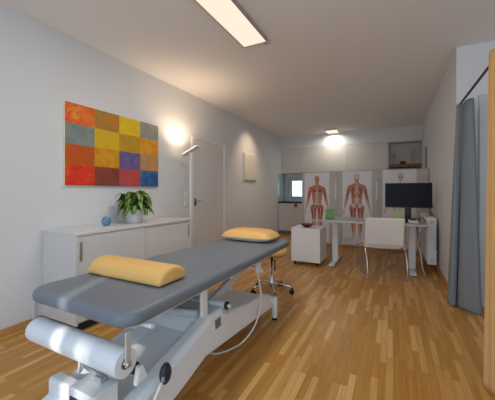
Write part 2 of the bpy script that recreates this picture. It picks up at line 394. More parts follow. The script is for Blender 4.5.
def switch(y, z, label, rockers=1):
    t = thing('light_switch', label, 'light switch', (XL + 0.001, y, z), 'switches beside the door')
    h = 0.04 * rockers
    MB().box(XL + 0.001, y - 0.04, z - h, XL + 0.009, y + 0.04, z + h).build('plate', M['white'], t, bevel=0.003)
    for k in range(rockers):
        zz = z - h + 0.08 * k + 0.04
        MB().box(XL + 0.009, y - 0.027, zz - 0.027, XL + 0.014, y + 0.027, zz + 0.027).build('rocker', M['whitematt'], t, bevel=0.002)
switch(3.53, 1.36, 'topmost white light switch left of the door, single square plate')
switch(3.53, 1.13, 'middle white light switch in the column left of the door')
switch(3.53, 1.00, 'lowest white switch in the column left of the door')

t = thing('floor_lamp', 'slim white floor lamp with tilted uplight blade between sideboard and door', 'floor lamp', (-2.615, 3.30, 0.0))
MB().lathe((-2.615, 3.30, 0), [(0, 0.001), (0.12, 0.001), (0.12, 0.012), (0.02, 0.02), (0, 0.02)]).build('base', M['white'], t)
MB().cyl((-2.615, 3.30, 0.02), (-2.615, 3.30, 1.765), 0.010, 16).build('pole', M['white'], t)
hd = MB().bar((-2.735, 3.30, 1.722), (-2.465, 3.30, 1.842), 0.09, 0.018).build('lamp_head', M['white'], t, bevel=0.004)
n = Vector((-0.12, 0, 0.27)).normalized() * 0.0105
MB().bar(Vector((-2.725, 3.30, 1.7265)) + n, Vector((-2.475, 3.30, 1.8375)) + n, 0.08, 0.002).build('diffuser', M['head_glow'], hd)

# ------------------------------------------------------------------ sideboard and what stands on it
t = thing('sideboard', 'low white sideboard with two sliding doors along the left wall', 'sideboard', (-2.63, 2.2, 0.0))
sx0, sx1, sy0, sy1 = XL + 0.003, -2.375, 1.478, 3.02
MB().box(sx0, sy0, 0.055, sx1, sy0 + 0.02, 0.815).box(sx0, sy1 - 0.02, 0.055, sx1, sy1, 0.815).box(sx0, sy0 + 0.02, 0.055, sx1 - 0.03, sy1 - 0.02, 0.075) \
    .box(sx0, sy0 + 0.02, 0.075, sx0 + 0.01, sy1 - 0.02, 0.815).build('body', M['sidewhite'], t, bevel=0.002)
MB().box(sx0, sy0 - 0.003, 0.8155, sx1 + 0.004, sy1 + 0.003, 0.84).build('top', M['sidewhite'], t, bevel=0.003)
MB().box(sx0 + 0.12, sy0 + 0.02, 0.001, sx1 - 0.012, sy1 - 0.02, 0.054).build('plinth', M['plinth'], t)
dr = MB().box(sx1 - 0.028, sy0 + 0.022, 0.078, sx1 - 0.004, 2.235, 0.812).build('door', M['sidewhite'], t, bevel=0.002)
MB().box(sx1 - 0.004, sy0 + 0.035, 0.60, sx1 + 0.003, sy0 + 0.055, 0.76).build('handle', M['alu'], dr)
dr = MB().box(sx1 - 0.035, 2.245, 0.078, sx1 - 0.012, sy1 - 0.022, 0.812).build('door', M['sidewhite'], t, bevel=0.002)
MB().box(sx1 - 0.012, sy1 - 0.06, 0.60, sx1 - 0.005, sy1 - 0.04, 0.76).build('handle', M['alu'], dr)

# blue paperweight
tag(MB().lathe((-2.65, 1.97, 0.841), [(0, 0), (0.028, 0.0), (0.042, 0.018), (0.048, 0.046), (0.042, 0.074), (0.026, 0.092), (0, 0.098)], 28).build('paperweight', M['glassblue']),
    'round blue and white glass paperweight on the sideboard left of the plant', 'paperweight')

# potted plant
PX, PY = -2.62, 2.31
t = thing('potted_plant', 'leafy potted plant with striped drooping leaves on the sideboard', 'plant', (PX, PY, 0.841))
MB().lathe((PX, PY, 0.841), [(0, 0), (0.075, 0), (0.08, 0.005), (0.098, 0.15), (0.1, 0.155), (0.092, 0.157), (0.085, 0.13), (0, 0.13)]).build('pot', M['pot'], t)
MB().lathe((PX, PY, 0.841), [(0, 0.137), (0.083, 0.132)]).build('soil', M['soil'], t)
fol = MB(); st = MB()
for i in range(105):
    az = random.uniform(0, 2 * math.pi); rr = random.uniform(0.01, 0.12); h = random.uniform(0.19, 0.37) - rr * 0.45
    base = Vector((PX + 0.03 * math.cos(az), PY + 0.03 * math.sin(az), 0.97))
    p = Vector((PX + rr * math.cos(az), PY + rr * math.sin(az), 0.841 + h))
    st.tube(spline([base, (base + p) / 2 + Vector((0, 0, 0.03)), p], 3), 0.0025, 5)
    ln = random.uniform(0.13, 0.19); wd = random.uniform(0.027, 0.04); out = Vector((math.cos(az), math.sin(az), 0)); sd = Vector((-out.y, out.x, 0))
    dr_ = random.uniform(0.5, 1.2); up = random.uniform(0.1, 0.7); tw = random.uniform(-0.4, 0.4)
    def leaf(u, v, p=p, ln=ln, wd=wd, out=out, sd=sd, dr_=dr_, up=up, tw=tw):
        wv = wd * (math.sin(math.pi * min(1, v * 0.93 + 0.05)) ** 0.8)
        a = up - (up + dr_ * 1.35) * v
        q = p + out * (ln * v * 0.62) + Vector((0, 0, 1)) * (ln * (up * v - (up * 0.6 + dr_ * 0.8) * v * v))
        k = (u - 0.5) * 2
        return q + (sd + Vector((0, 0, tw))).normalized() * (wv * k) + Vector((0, 0, 0.25 * wv * abs(k)))
    fol.grid(leaf, 4, 6, True, True)
# keep clear of the wall
for v in fol.v + st.v: v.x = max(v.x, XL + 0.012)
st.build('stem', M['leaf'], t); fol.build('foliage', M['leaf'], t)

# ------------------------------------------------------------------ treatment table
BX0, BX1, BY0, BY1, BZ = -1.69, -0.935, 0.785, 2.83, 0.70
t = thing('treatment_table', 'grey padded height-adjustable treatment table on a light grey steel base', 'treatment table', (-1.25, 1.7, 0.0))
def pad(ins):
    pts = []
    for x, y in rrect(BX0 + ins, BY0 + ins, BX1 - ins, BY1 - ins, 0.095, 9):
        if x < -1.3 and y > 2.0: x += 0.11 * (y - 2.0) / 0.8
        pts.append((x, y))
    return pts
MB().prism(pad(0), BZ - 0.066, BZ).build('padded_top', M['greypad'], t, bevel=0.026, bseg=4, smooth=True)
MB().prism(pad(0.05), BZ - 0.080, BZ - 0.0665).build('top_board', M['black'], t)
MB().box(-1.47, 0.9, BZ - 0.116, -1.43, 2.6, BZ - 0.0805).box(-1.07, 0.9, BZ - 0.116, -1.03, 2.6, BZ - 0.0805).box(-1.43, 1.2, BZ - 0.116, -1.07, 1.24, BZ - 0.0805) \
    .box(-1.43, 2.3, BZ - 0.116, -1.07, 2.34, BZ - 0.0805).build('top_frame', M['bedframe'], t, bevel=0.003)
# moulded base cover: two raised side rails with a sunken middle, hump in the centre
HX0, HX1 = -1.50, -1.0
def top_z(y):
    pr = [(0.70, 0.20), (0.94, 0.275), (1.36, 0.385), (1.48, 0.425), (1.60, 0.425), (1.72, 0.36), (2.02, 0.31), (2.30, 0.285), (2.42, 0.24), (2.47, 0.235)]
    for (a, za), (b, zb) in zip(pr, pr[1:]):
        if a <= y <= b: return za + (zb - za) * (y - a) / (b - a)
    return pr[0][1] if y < pr[0][0] else pr[-1][1]
def bot_z(y):
    pr = [(0.70, 0.05), (1.10, 0.12), (1.40, 0.205), (2.40, 0.125), (2.47, 0.125)]
    for (a, za), (b, zb) in zip(pr, pr[1:]):
        if a <= y <= b: return za + (zb - za) * (y - a) / (b - a)
    return pr[-1][1]
def section(y):
    zt, zb = top_z(y), bot_z(y)
    dip = 0.075 if y < 1.40 else (0.075 * max(0, (1.48 - y) / 0.08) if y < 1.48 else (0.0 if y < 1.7 else 0.03))
    return [(HX0, zb), (HX0, zt - 0.035), (HX0 + 0.02, zt), (HX0 + 0.07, zt), (HX0 + 0.12, zt - dip), (HX1 - 0.14, zt - dip), (HX1 - 0.085, zt), (HX1 - 0.02, zt), (HX1, zt - 0.03), (HX1 + 0.012, zb + 0.02), (HX1, zb)]
ys = [0.70, 0.80, 0.94, 1.05, 1.15, 1.25, 1.36, 1.40, 1.44, 1.48, 1.54, 1.60, 1.65, 1.72, 1.85, 2.02, 2.16, 2.30, 2.42, 2.47]
cv = MB(); secs = [section(y) for y in ys]; n = len(secs[0])
vs = [(p[0], y, p[1]) for y, sc in zip(ys, secs) for p in sc]
fs = [(i * n + k, i * n + (k + 1) % n, (i + 1) * n + (k + 1) % n, (i + 1) * n + k) for i in range(len(ys) - 1) for k in range(n)]
fs += [tuple(range(n)), tuple((len(ys) - 1) * n + k for k in range(n))]
cv.add(vs, fs)
base = cv.build('base_cover', M['bedframe'], t, bevel=0.012, bseg=3)
# round rating plate
MB().add([(HX1 + 0.0075, 1.505, 0.33), (HX1 + 0.0075, 1.565, 0.33), (HX1 + 0.0035, 1.565, 0.385), (HX1 + 0.0035, 1.505, 0.385)], [(0, 1, 2, 3)]).build('rating_plate', M['toekick'], base, solid=0.004)
for x, y in ((-0.985, 2.485), (-1.515, 2.485), (-0.985, 0.68), (-1.515, 0.68)):
    zt = 0.215 if y > 1 else 0.17
    lg = MB().cyl((x, y, 0.022), (x, y, zt), 0.026, 24).build('leg', M['bedframe'], t, bevel=0.003)
    MB().cyl((x, y, 0.001), (x, y, 0.022), 0.024, 20).build('rubber_foot', M['rubber'], lg)
MB().bar((-0.985, 2.46, 0.185), (-1.515, 2.46, 0.185), 0.05, 0.05).build('crossbar', M['bedframe'], t, bevel=0.004)
ct = MB().bar((-1.14, 2.40, 0.12), (-1.14, 2.40, 0.07), 0.03, 0.02).build('caster', M['bedframe2'], t)
MB().cyl((-1.155, 2.40, 0.036), (-1.125, 2.40, 0.036), 0.035, 20).build('wheel', M['rubber'], ct)
for x, y in ((-1.50, 0.865), (-1.09, 0.865)):
    MB().cyl((x, y, BZ - 0.098), (x, y, BZ - 0.0805), 0.014, 16).build('corner_cap', M['black'], t)
MB().cyl((-1.03, 0.93, BZ - 0.098), (-0.945, 0.93, BZ - 0.098), 0.011, 16).build('pivot_pin', M['white'], t)
# lifting gear
for x in (-1.045, -1.455):
    MB().bar((x, 1.45, 0.425), (x, 1.45, BZ - 0.0805), 0.055, 0.022, up=(1, 0, 0)).build('post', M['white'], t, bevel=0.004)
for x in (-1.13, -1.37):
    MB().bar((x, 1.62, 0.42), (x, 2.32, 0.605), 0.03, 0.06).build('lift_arm', M['bedframe2'], t, bevel=0.005)
ax = MB().cyl((-1.43, 1.62, 0.432), (-1.0, 1.64, 0.432), 0.024, 24).build('lift_axle', M['bedframe2'], t)
MB().cyl((-1.0, 1.64, 0.432), (-0.985, 1.64, 0.432), 0.0255, 24).build('axle_ring', M['black'], ax)
MB().cyl((-0.985, 1.64, 0.432), (-0.965, 1.64, 0.432), 0.013, 16).build('axle_tip', M['white'], ax)
MB().cyl((-1.40, 1.36, 0.44), (-1.08, 1.43, 0.44), 0.022, 24).build('motor_tube', M['bedframe2'], t)
MB().cyl((-1.105, 1.84, 0.56), (-1.07, 1.84, 0.56), 0.014, 16).build('bolt_cap', M['white'], t)
fb = MB().box(-1.03, 2.16, 0.515, -0.99, 2.20, 0.60).build('end_bracket', M['bedframe'], t, bevel=0.004)
MB().bar((-1.09, 2.12, 0.56), (-1.01, 2.18, 0.55), 0.022, 0.014).build('release_lever', M['alu'], fb, bevel=0.003)
MB().cyl((-0.99, 2.18, 0.53), (-0.972, 2.18, 0.53), 0.014, 16).build('bracket_knob', M['white'], fb)
# cable hanging from the bracket down to the floor
MB().tube(spline([(-1.0, 2.135, 0.53), (-0.965, 2.115, 0.42), (-0.955, 2.11, 0.283), (-0.965, 2.02, 0.146), (-1.02, 1.93, 0.05), (-1.08, 1.86, 0.012), (-1.14, 1.765, 0.010), (-1.21, 1.733, 0.012), (-1.3, 1.76, 0.012)], 8), 0.0065, 8).build('power_cable', M['cable'], t)
# paper roll holder
for x in (-1.617, -0.948):
    br = MB().bar((x, 0.80, BZ - 0.0665), (x, 0.80, 0.495), 0.022, 0.008, up=(1, 0, 0)).build('roll_bracket', M['satin'], t, bevel=0.001)
MB().cyl((-1.63, 0.80, 0.505), (-0.935, 0.80, 0.505), 0.010, 12).build('roll_rod', M['alu'], t)
# swivel pedal with dark knob, clamp
cl = MB().prism_x([(0.885, 0.345), (0.955, 0.355), (0.925, 0.425), (0.90, 0.425)], -1.02, -0.995).build('clamp', M['white'], t, bevel=0.006)
MB().cyl((-1.05, 0.905, 0.41), (-1.0205, 0.905, 0.41), 0.026, 20).build('clamp_knob', M['black'], cl, bevel=0.004)
pl = MB().bar((-0.955, 0.93, 0.235), (-0.95, 1.015, 0.345), 0.014, 0.010).build('pedal_lever', M['white'], t, bevel=0.002)
k = MB().grid(lambda u, v: (-0.95 + 0.022 * math.sin(math.pi * v) * math.cos(2 * math.pi * u), 1.015 + 0.034 * math.sin(math.pi * v) * math.sin(2 * math.pi * u), 0.345 - 0.05 * math.cos(math.pi * v)), 20, 12)
k = k.build('pedal_knob', M['navy'], pl)
MB().box(-0.942, 0.978, 0.325, -0.930, 0.992, 0.35).build('knob_slot', M['greycable'], pl, bevel=0.003)
MB().bar((-0.955, 0.93, 0.235), (-1.0, 0.93, 0.235), 0.02, 0.02).build('pedal_pivot', M['alu'], pl)
# control box, end cover and its lead
cb = MB().box(-1.26, 0.75, 0.22, -1.09, 0.87, 0.35).build('control_box', M['bedframe'], t, bevel=0.006)
MB().box(-1.245, 0.747, 0.24, -1.19, 0.75, 0.315).build('socket_panel', M['darkgrey'], cb)
MB().box(-1.175, 0.747, 0.265, -1.15, 0.75, 0.31).box(-1.143, 0.747, 0.265, -1.127, 0.75, 0.295).build('label_plate', M['blue'], cb)
MB().box(-1.19, 0.82, 0.35, -1.14, 0.855, 0.375).build('plug', M['greycable'], cb, bevel=0.004)
MB().box(-1.515, 0.80, 0.08, -1.355, 0.87, 0.285).build('end_cover', M['bedframe'], t, bevel=0.018, bseg=4)
MB().tube(spline([(-1.42, 0.90, 0.45), (-1.40, 0.89, 0.40), (-1.33, 0.87, 0.365), (-1.25, 0.85, 0.368), (-1.17, 0.84, 0.365)], 8), 0.011, 10).build('control_lead', M['greycable'], t)
MB().tube([(-1.44, 0.91, 0.25), (-1.42, 0.91, 0.39), (-1.37, 0.93, 0.46)], 0.007, 8).build('hose_stub', M['white'], t)

# paper roll (lifts off)
t = thing('paper_roll', 'white paper roll on the holder below the near end of the treatment table', 'paper roll', (-1.28, 0.80, 0.449))
seg = 40; rl = MB(); ro, ri = 0.056, 0.022
for k in range(seg): pass
def ring(x, r): return [(x, 0.80 + r * math.cos(2 * math.pi * k / seg), 0.505 + r * math.sin(2 * math.pi * k / seg)) for k in range(seg)]
x0, x1 = -1.60, -0.957
vs = ring(x0, ro) + ring(x1, ro) + ring(x1, ri) + ring(x0, ri)
fs = [(i * seg + k, i * seg + (k + 1) % seg, ((i + 1) % 4) * seg + (k + 1) % seg, ((i + 1) % 4) * seg + k) for i in range(4) for k in range(seg)]
rl.add(vs, fs).build('paper', M['paper'], t, bevel=0.003)
vs = ring(x0 - 0.001, ri) + ring(x1 + 0.001, ri) + ring(x1 + 0.001, ri - 0.004) + ring(x0 - 0.001, ri - 0.004)
MB().add(vs, fs).build('core', M['cardboard'], t)

# bolster: half-round
t = thing('bolster', 'half-round yellow bolster lying across the near half of the treatment table', 'bolster', (-1.35, 1.19, BZ + 0.001))
prof = []
for k in range(15):
    a = math.pi * k / 14
    prof.append((1.20 - 0.110 * math.cos(a), BZ + 0.002 + 0.090 * math.sin(a) ** 0.8))
o = MB().prism_x(prof, -1.650, -1.06)
o.build('cushion_cover', M['yellow'], t, bevel=0.024, bseg=5, smooth=True)

# flat cushion at the far end
t = thing('head_cushion', 'flat yellow and cream cushion at the far end of the treatment table', 'cushion', (-1.33, 2.62, BZ + 0.001))
def cush(sign):
    def fn(u, v):
        a, b = (u - 0.5) * 2, (v - 0.5) * 2
        x = -1.30 + 0.275 * a * (1 - 0.05 * b * b); y = 2.62 + 0.17 * b * (1 - 0.10 * a * a)
        e = max(0.0, (1 - a ** 4) * (1 - b ** 4)) ** 0.5
        return (x, y, BZ + 0.044 + (0.070 * e if sign > 0 else -0.042 * e))
    return fn
MB().grid(cush(1), 20, 14).build('cushion_top', M['yellow'], t)
MB().grid(cush(-1), 20, 14).build('cushion_underside', M['cream'], t)

# ------------------------------------------------------------------ stool behind the table
SX, SY = -1.28, 3.14
t = thing('swivel_stool', 'yellow swivel stool with chrome star base behind the treatment table', 'stool', (SX, SY, 0))
MB().lathe((SX, SY, 0), [(0, 0.455), (0.16, 0.455), (0.178, 0.47), (0.18, 0.50), (0.165, 0.525), (0.10, 0.532), (0, 0.534)]).build('seat', M['yellow'], t)
MB().lathe((SX, SY, 0), [(0, 0.44), (0.13, 0.44), (0.15, 0.4545), (0, 0.4545)]).build('seat_plate', M['black'], t)
MB().lathe((SX, SY, 0), [(0, 0.07), (0.032, 0.07), (0.034, 0.125), (0.024, 0.14), (0.024, 0.24), (0.015, 0.245), (0.015, 0.44), (0, 0.44)]).build('column', M['chrome'], t)
MB().tube([(SX + 0.02, SY - 0.02, 0.40), (SX + 0.06, SY - 0.05, 0.38), (SX - 0.0 + 0.06, SY - 0.06, 0.28)], 0.008, 8).build('height_lever', M['black'], t)
for k in range(5):
    a = R(72 * k - 60); c, s_ = math.cos(a), math.sin(a)
    MB().tube(spline([(SX + 0.03 * c, SY + 0.03 * s_, 0.11), (SX + 0.14 * c, SY + 0.14 * s_, 0.10), (SX + 0.24 * c, SY + 0.24 * s_, 0.075)], 5), 0.013, 10, r_end=0.010).build('foot', M['chrome'], t)
    cs = MB().cyl((SX + 0.24 * c, SY + 0.24 * s_, 0.05), (SX + 0.24 * c, SY + 0.24 * s_, 0.078), 0.010, 10).build('caster', M['black'], t)
    for q in (-1, 1):
        px, py = SX + 0.235 * c - q * 0.014 * s_, SY + 0.235 * s_ + q * 0.014 * c
        MB().cyl((px - q * 0.008 * s_ * -1 * 0 , py, 0.027), (px - q * 0.012 * s_, py + q * 0.012 * c, 0.027), 0.026, 18).build('wheel', M['black'], cs)

# ------------------------------------------------------------------ rolling cabinet and bowl
t = thing('rolling_cabinet', 'white cube-shaped rolling pedestal cabinet beside the desk', 'cabinet', (-1.25, 4.74, 0))
cx0, cx1, cy0, cy1 = -1.49, -1.02, 4.50, 4.97
MB().box(cx0, cy0 + 0.02, 0.06, cx1, cy1, 0.60).build('body', M['white'], t, bevel=0.003)
MB().box(cx0, cy0 + 0.002, 0.06, cx1, cy0 + 0.0195, 0.60).build('front_panel', M['white'], t, bevel=0.002)
for x in (cx0 + 0.05, cx1 - 0.05):
    for y in (cy0 + 0.06, cy1 - 0.06):
        c = MB().box(x - 0.018, y - 0.018, 0.045, x + 0.018, y + 0.018, 0.0595).build('caster', M['black'], t)
        MB().cyl((x - 0.014, y, 0.024), (x + 0.014, y, 0.024), 0.0235, 18).build('wheel', M['black'], c)
t = thing('bowl', 'shallow dark red-brown bowl on the white rolling cabinet', 'bowl', (-1.27, 4.66, 0.601))
MB().lathe((-1.27, 4.66, 0.601), [(0, 0.0), (0.045, 0.0), (0.05, 0.008), (0.085, 0.028), (0.112, 0.055), (0.109, 0.056)]).build('shell', M['bowl'], t)
MB().lathe((-1.27, 4.66, 0.601), [(0.109, 0.056), (0.08, 0.032), (0.045, 0.012), (0, 0.010)]).build('inside', M['bowlin'], t)

# ------------------------------------------------------------------ desk
DX0, DX1, DY0, DY1, DZ = -1.0, 0.44, 4.56, 5.34, 0.735
t = thing('desk', 'light grey sit-stand desk on white T-legs in front of the poster cabinets', 'desk', (-0.28, 4.95, 0))
MB().box(DX0, DY0, DZ - 0.025, DX1, DY1, DZ).build('desk_top', M['desk'], t, bevel=0.003)
for x in (-0.865, 0.255):
    lg = MB().box(x - 0.045, 4.92, 0.04, x + 0.045, 4.98, DZ - 0.06).build('leg', M['white'], t, bevel=0.004)
    MB().box(x - 0.04, 4.60, 0.012, x + 0.04, 5.30, 0.042).build('foot', M['white'], lg, bevel=0.006)
    for gy in (4.63, 5.24): MB().box(x - 0.02, gy, 0.0005, x + 0.02, gy + 0.03, 0.0118).build('glide', M['rubber'], lg)
    MB().box(x - 0.03, 4.66, DZ - 0.06, x + 0.03, 5.24, DZ - 0.0255).build('bracket', M['white'], lg)
MB().box(-0.82, 4.93, DZ - 0.055, 0.21, 4.97, DZ - 0.027).build('crossbeam', M['white'], t)

# things on the desk
t = thing('monitor', 'wide black computer monitor standing on the desk', 'monitor', (0.20, 5.1, DZ + 0.001))
MB().box(-0.115, 5.10, 0.938, 0.53, 5.135, 1.325).build('housing', M['black'], t, bevel=0.006)
MB().box(-0.105, 5.0975, 0.955, 0.52, 5.0998, 1.315).build('screen', M['screen'], t)
st = MB().box(0.165, 5.136, DZ + 0.034, 0.255, 5.16, 1.1).build('stand', M['black'], t, bevel=0.004)
MB().box(0.02, 5.04, DZ + 0.001, 0.36, 5.26, DZ + 0.034).build('stand_foot', M['black'], st, bevel=0.006)
t = thing('keyboard', 'black keyboard lying in front of the monitor', 'keyboard', (0.06, 4.86, DZ + 0.001))
MB().box(-0.13, 4.78, DZ + 0.001, 0.20, 4.90, DZ + 0.018).build('case', M['black'], t, bevel=0.003)
kb = MB()
for i in range(14):
    for j in range(4): kb.box(-0.122 + i * 0.0228, 4.786 + j * 0.028, DZ + 0.0185, -0.122 + i * 0.0228 + 0.019, 4.786 + j * 0.028 + 0.023, DZ + 0.023)
kb.build('keys', M['plinth'], t)
t = thing('desk_phone', 'small white telephone beside the keyboard on the desk', 'telephone', (0.28, 4.82, DZ + 0.001))
MB().prism_x([(4.76, DZ + 0.001), (4.90, DZ + 0.001), (4.90, DZ + 0.045), (4.76, DZ + 0.022)], 0.20, 0.33).build('body', M['white'], t, bevel=0.008)
MB().add([(0.225, 4.83, DZ + 0.0365), (0.30, 4.83, DZ + 0.0365), (0.30, 4.88, DZ + 0.0455), (0.225, 4.88, DZ + 0.0455)], [(0, 1, 2, 3)]).build('display', M['darkgrey'], t, solid=0.004)
tag(MB().box(0.015, 4.935, DZ + 0.001, 0.135, 4.965, DZ + 0.155).build('card_box', [M['greenlight']], bevel=0.002), 'pale green and white card box below the monitor', 'box')
t = thing('brochure_stand', 'bright green brochure stand on the left end of the desk', 'brochure stand', (-0.93, 4.86, DZ + 0.001))
MB().bar((-0.94, 4.86, DZ + 0.004), (-0.94, 4.90, DZ + 0.165), 0.14, 0.02, up=(0, 1, 0)).build('brochures', M['green'], t)
MB().box(-1.0 + 0.005, 4.83, DZ + 0.001, -0.86, 4.93, DZ + 0.0035).build('stand_base', M['black'], t)
tag(MB().tube(spline([(0.345, 4.90, DZ + 0.006), (0.37, 4.97, DZ + 0.07), (0.415, 4.93, DZ + 0.03), (0.40, 4.80, DZ + 0.008), (0.345, 4.74, DZ + 0.008)], 6), 0.004, 8).build('phone_cable', M['black']), 'black cable curling on the desk behind the white telephone', 'cable')
# cables under the desk
t = thing('cable_bundle', 'loose white and grey cables hanging below the right end of the desk', 'cables', (0.36, 4.98, 0.004))
MB().tube(spline([(0.33, 5.02, 0.70), (0.37, 4.98, 0.55), (0.33, 5.0, 0.40), (0.37, 5.02, 0.28), (0.385, 4.95, 0.10), (0.40, 4.78, 0.012), (0.40, 4.72, 0.010)], 8), 0.009, 8).build('white_cable', M['cable'], t)
MB().tube(spline([(0.31, 5.1, 0.69), (0.345, 5.06, 0.5), (0.37, 5.10, 0.36), (0.36, 5.1, 0.2), (0.39, 5.0, 0.05), (0.41, 4.9, 0.008)], 8), 0.006, 8).build('grey_cable', M['greycable'], t)
MB().tube(spline([(0.34, 4.88, 0.66), (0.32, 4.87, 0.56), (0.345, 4.86, 0.50), (0.37, 4.92, 0.58), (0.36, 5.0, 0.66)], 8), 0.005, 8).build('loop_cable', M['greycable'], t)
MB().box(0.33, 4.93, 0.60, 0.385, 4.975, 0.70).build('plug_adapter', M['white'], t, bevel=0.005)

# ------------------------------------------------------------------ visitor chair
cx, cy, ang = -0.16, 4.47, R(21)
t = thing('cantilever_chair', 'white upholstered chair with chrome sled legs tucked at the desk', 'chair', (cx, cy, 0))
def ch(x, y, z): return (cx + x * math.cos(ang) - y * math.sin(ang), cy + x * math.sin(ang) + y * math.cos(ang), z)
def cb_(x, y, z, a=R(10)): return (cx + x * math.cos(a) - y * math.sin(a), cy + x * math.sin(a) + y * math.cos(a), z)
bk = MB()
def backf(u, v):
    x = (u - 0.5) * 0.47 + 0.008; y = -0.255 + 0.02 * math.cos((u - 0.5) * 3.0) - 0.08 * v; return cb_(x, y, 0.47 + 0.375 * v)
bk.grid(backf, 10, 8).build('backrest', M['leather'], t, solid=0.03, bevel=0.008)
MB().grid(lambda u, v: cb_((u - 0.5) * 0.46, -0.21 + 0.44 * v, 0.452 + 0.012 * v - 0.012 * math.cos((u - 0.5) * 3)), 10, 8).build('seat', M['leather'], t, solid=0.04, bevel=0.008)
for sx in (-1, 1):
    x = sx * 0.255
    MB().tube(spline([ch(sx * 0.18, 0.16, 0.425), ch(x, 0.17, 0.42), ch(x, 0.225, 0.30), ch(x, 0.265, 0.06), ch(x, 0.262, 0.014), ch(x, 0.22, 0.011), ch(x, -0.20, 0.011), ch(x, -0.258, 0.012), ch(x, -0.27, 0.05), ch(x, -0.235, 0.28), ch(x, -0.17, 0.415), ch(sx * 0.18, -0.16, 0.425)], 6), 0.0095, 10).build('leg', M['chrome'], t)
MB().bar(ch(-0.2, -0.15, 0.424), ch(0.2, -0.15, 0.424), 0.02, 0.012).bar(ch(-0.2, 0.15, 0.424), ch(0.2, 0.15, 0.424), 0.02, 0.012).build('seat_bracket', M['black'], t)

# ------------------------------------------------------------------ half-height cabinets with posters
CY, CZ = 6.35, 1.63
bays = [(-1.85, -1.06), (-1.06, -0.25), (-0.25, 0.605)]
labs = ['tall grey-beige storage cabinet behind the left anatomy poster', 'tall grey-beige storage cabinet behind the middle anatomy poster', 'tall grey-beige storage cabinet behind the skeleton poster and monitor']
for (a, b), lb in zip(bays, labs):
    t = thing('storage_cabinet', lb, 'cabinet', ((a + b) / 2, CY + 0.2, 0), 'cabinets behind the posters')
    a += 0.001; b -= 0.001
    MB().box(a, CY + 0.02, 0.04, b, CY + 0.42, CZ).build('body', M['closet'], t, bevel=0.002)
    MB().box(a + 0.002, CY + 0.03, 0.0, b - 0.002, CY + 0.4, 0.0395).build('plinth', M['wood_trim'], t)
    hx = b - 0.035
    dr = MB().box(a + 0.002, CY, 0.045, b - 0.002, CY + 0.0195, CZ - 0.002).build('door', M['closet'], t, bevel=0.002)
    MB().box(hx - 0.022, CY - 0.016, 1.03, hx + 0.012, CY - 0.0005, 1.39).build('handle', M['white'], dr, bevel=0.004)

def capsule(mb, p0, p1, r0, r1, y, n=8):   # flat printed limb
    p0, p1 = Vector((p0[0], 0, p0[1])), Vector((p1[0], 0, p1[1])); d = (p1 - p0)
    if d.length < 1e-6: d = Vector((0, 0, 1))
    d.normalize(); q = Vector((d.z, 0, -d.x)); pts = []
    for k in range(n + 1):
        a = math.pi * k / n; pts.append(p0 + q * (r0 * math.cos(a)) - d * (r0 * math.sin(a)))
    for k in range(n + 1):
        a = math.pi * k / n; pts.append(p1 - q * (r1 * math.cos(a)) + d * (r1 * math.sin(a)))
    mb.add([(p.x, y, p.z) for p in pts], [tuple(range(len(pts)))])

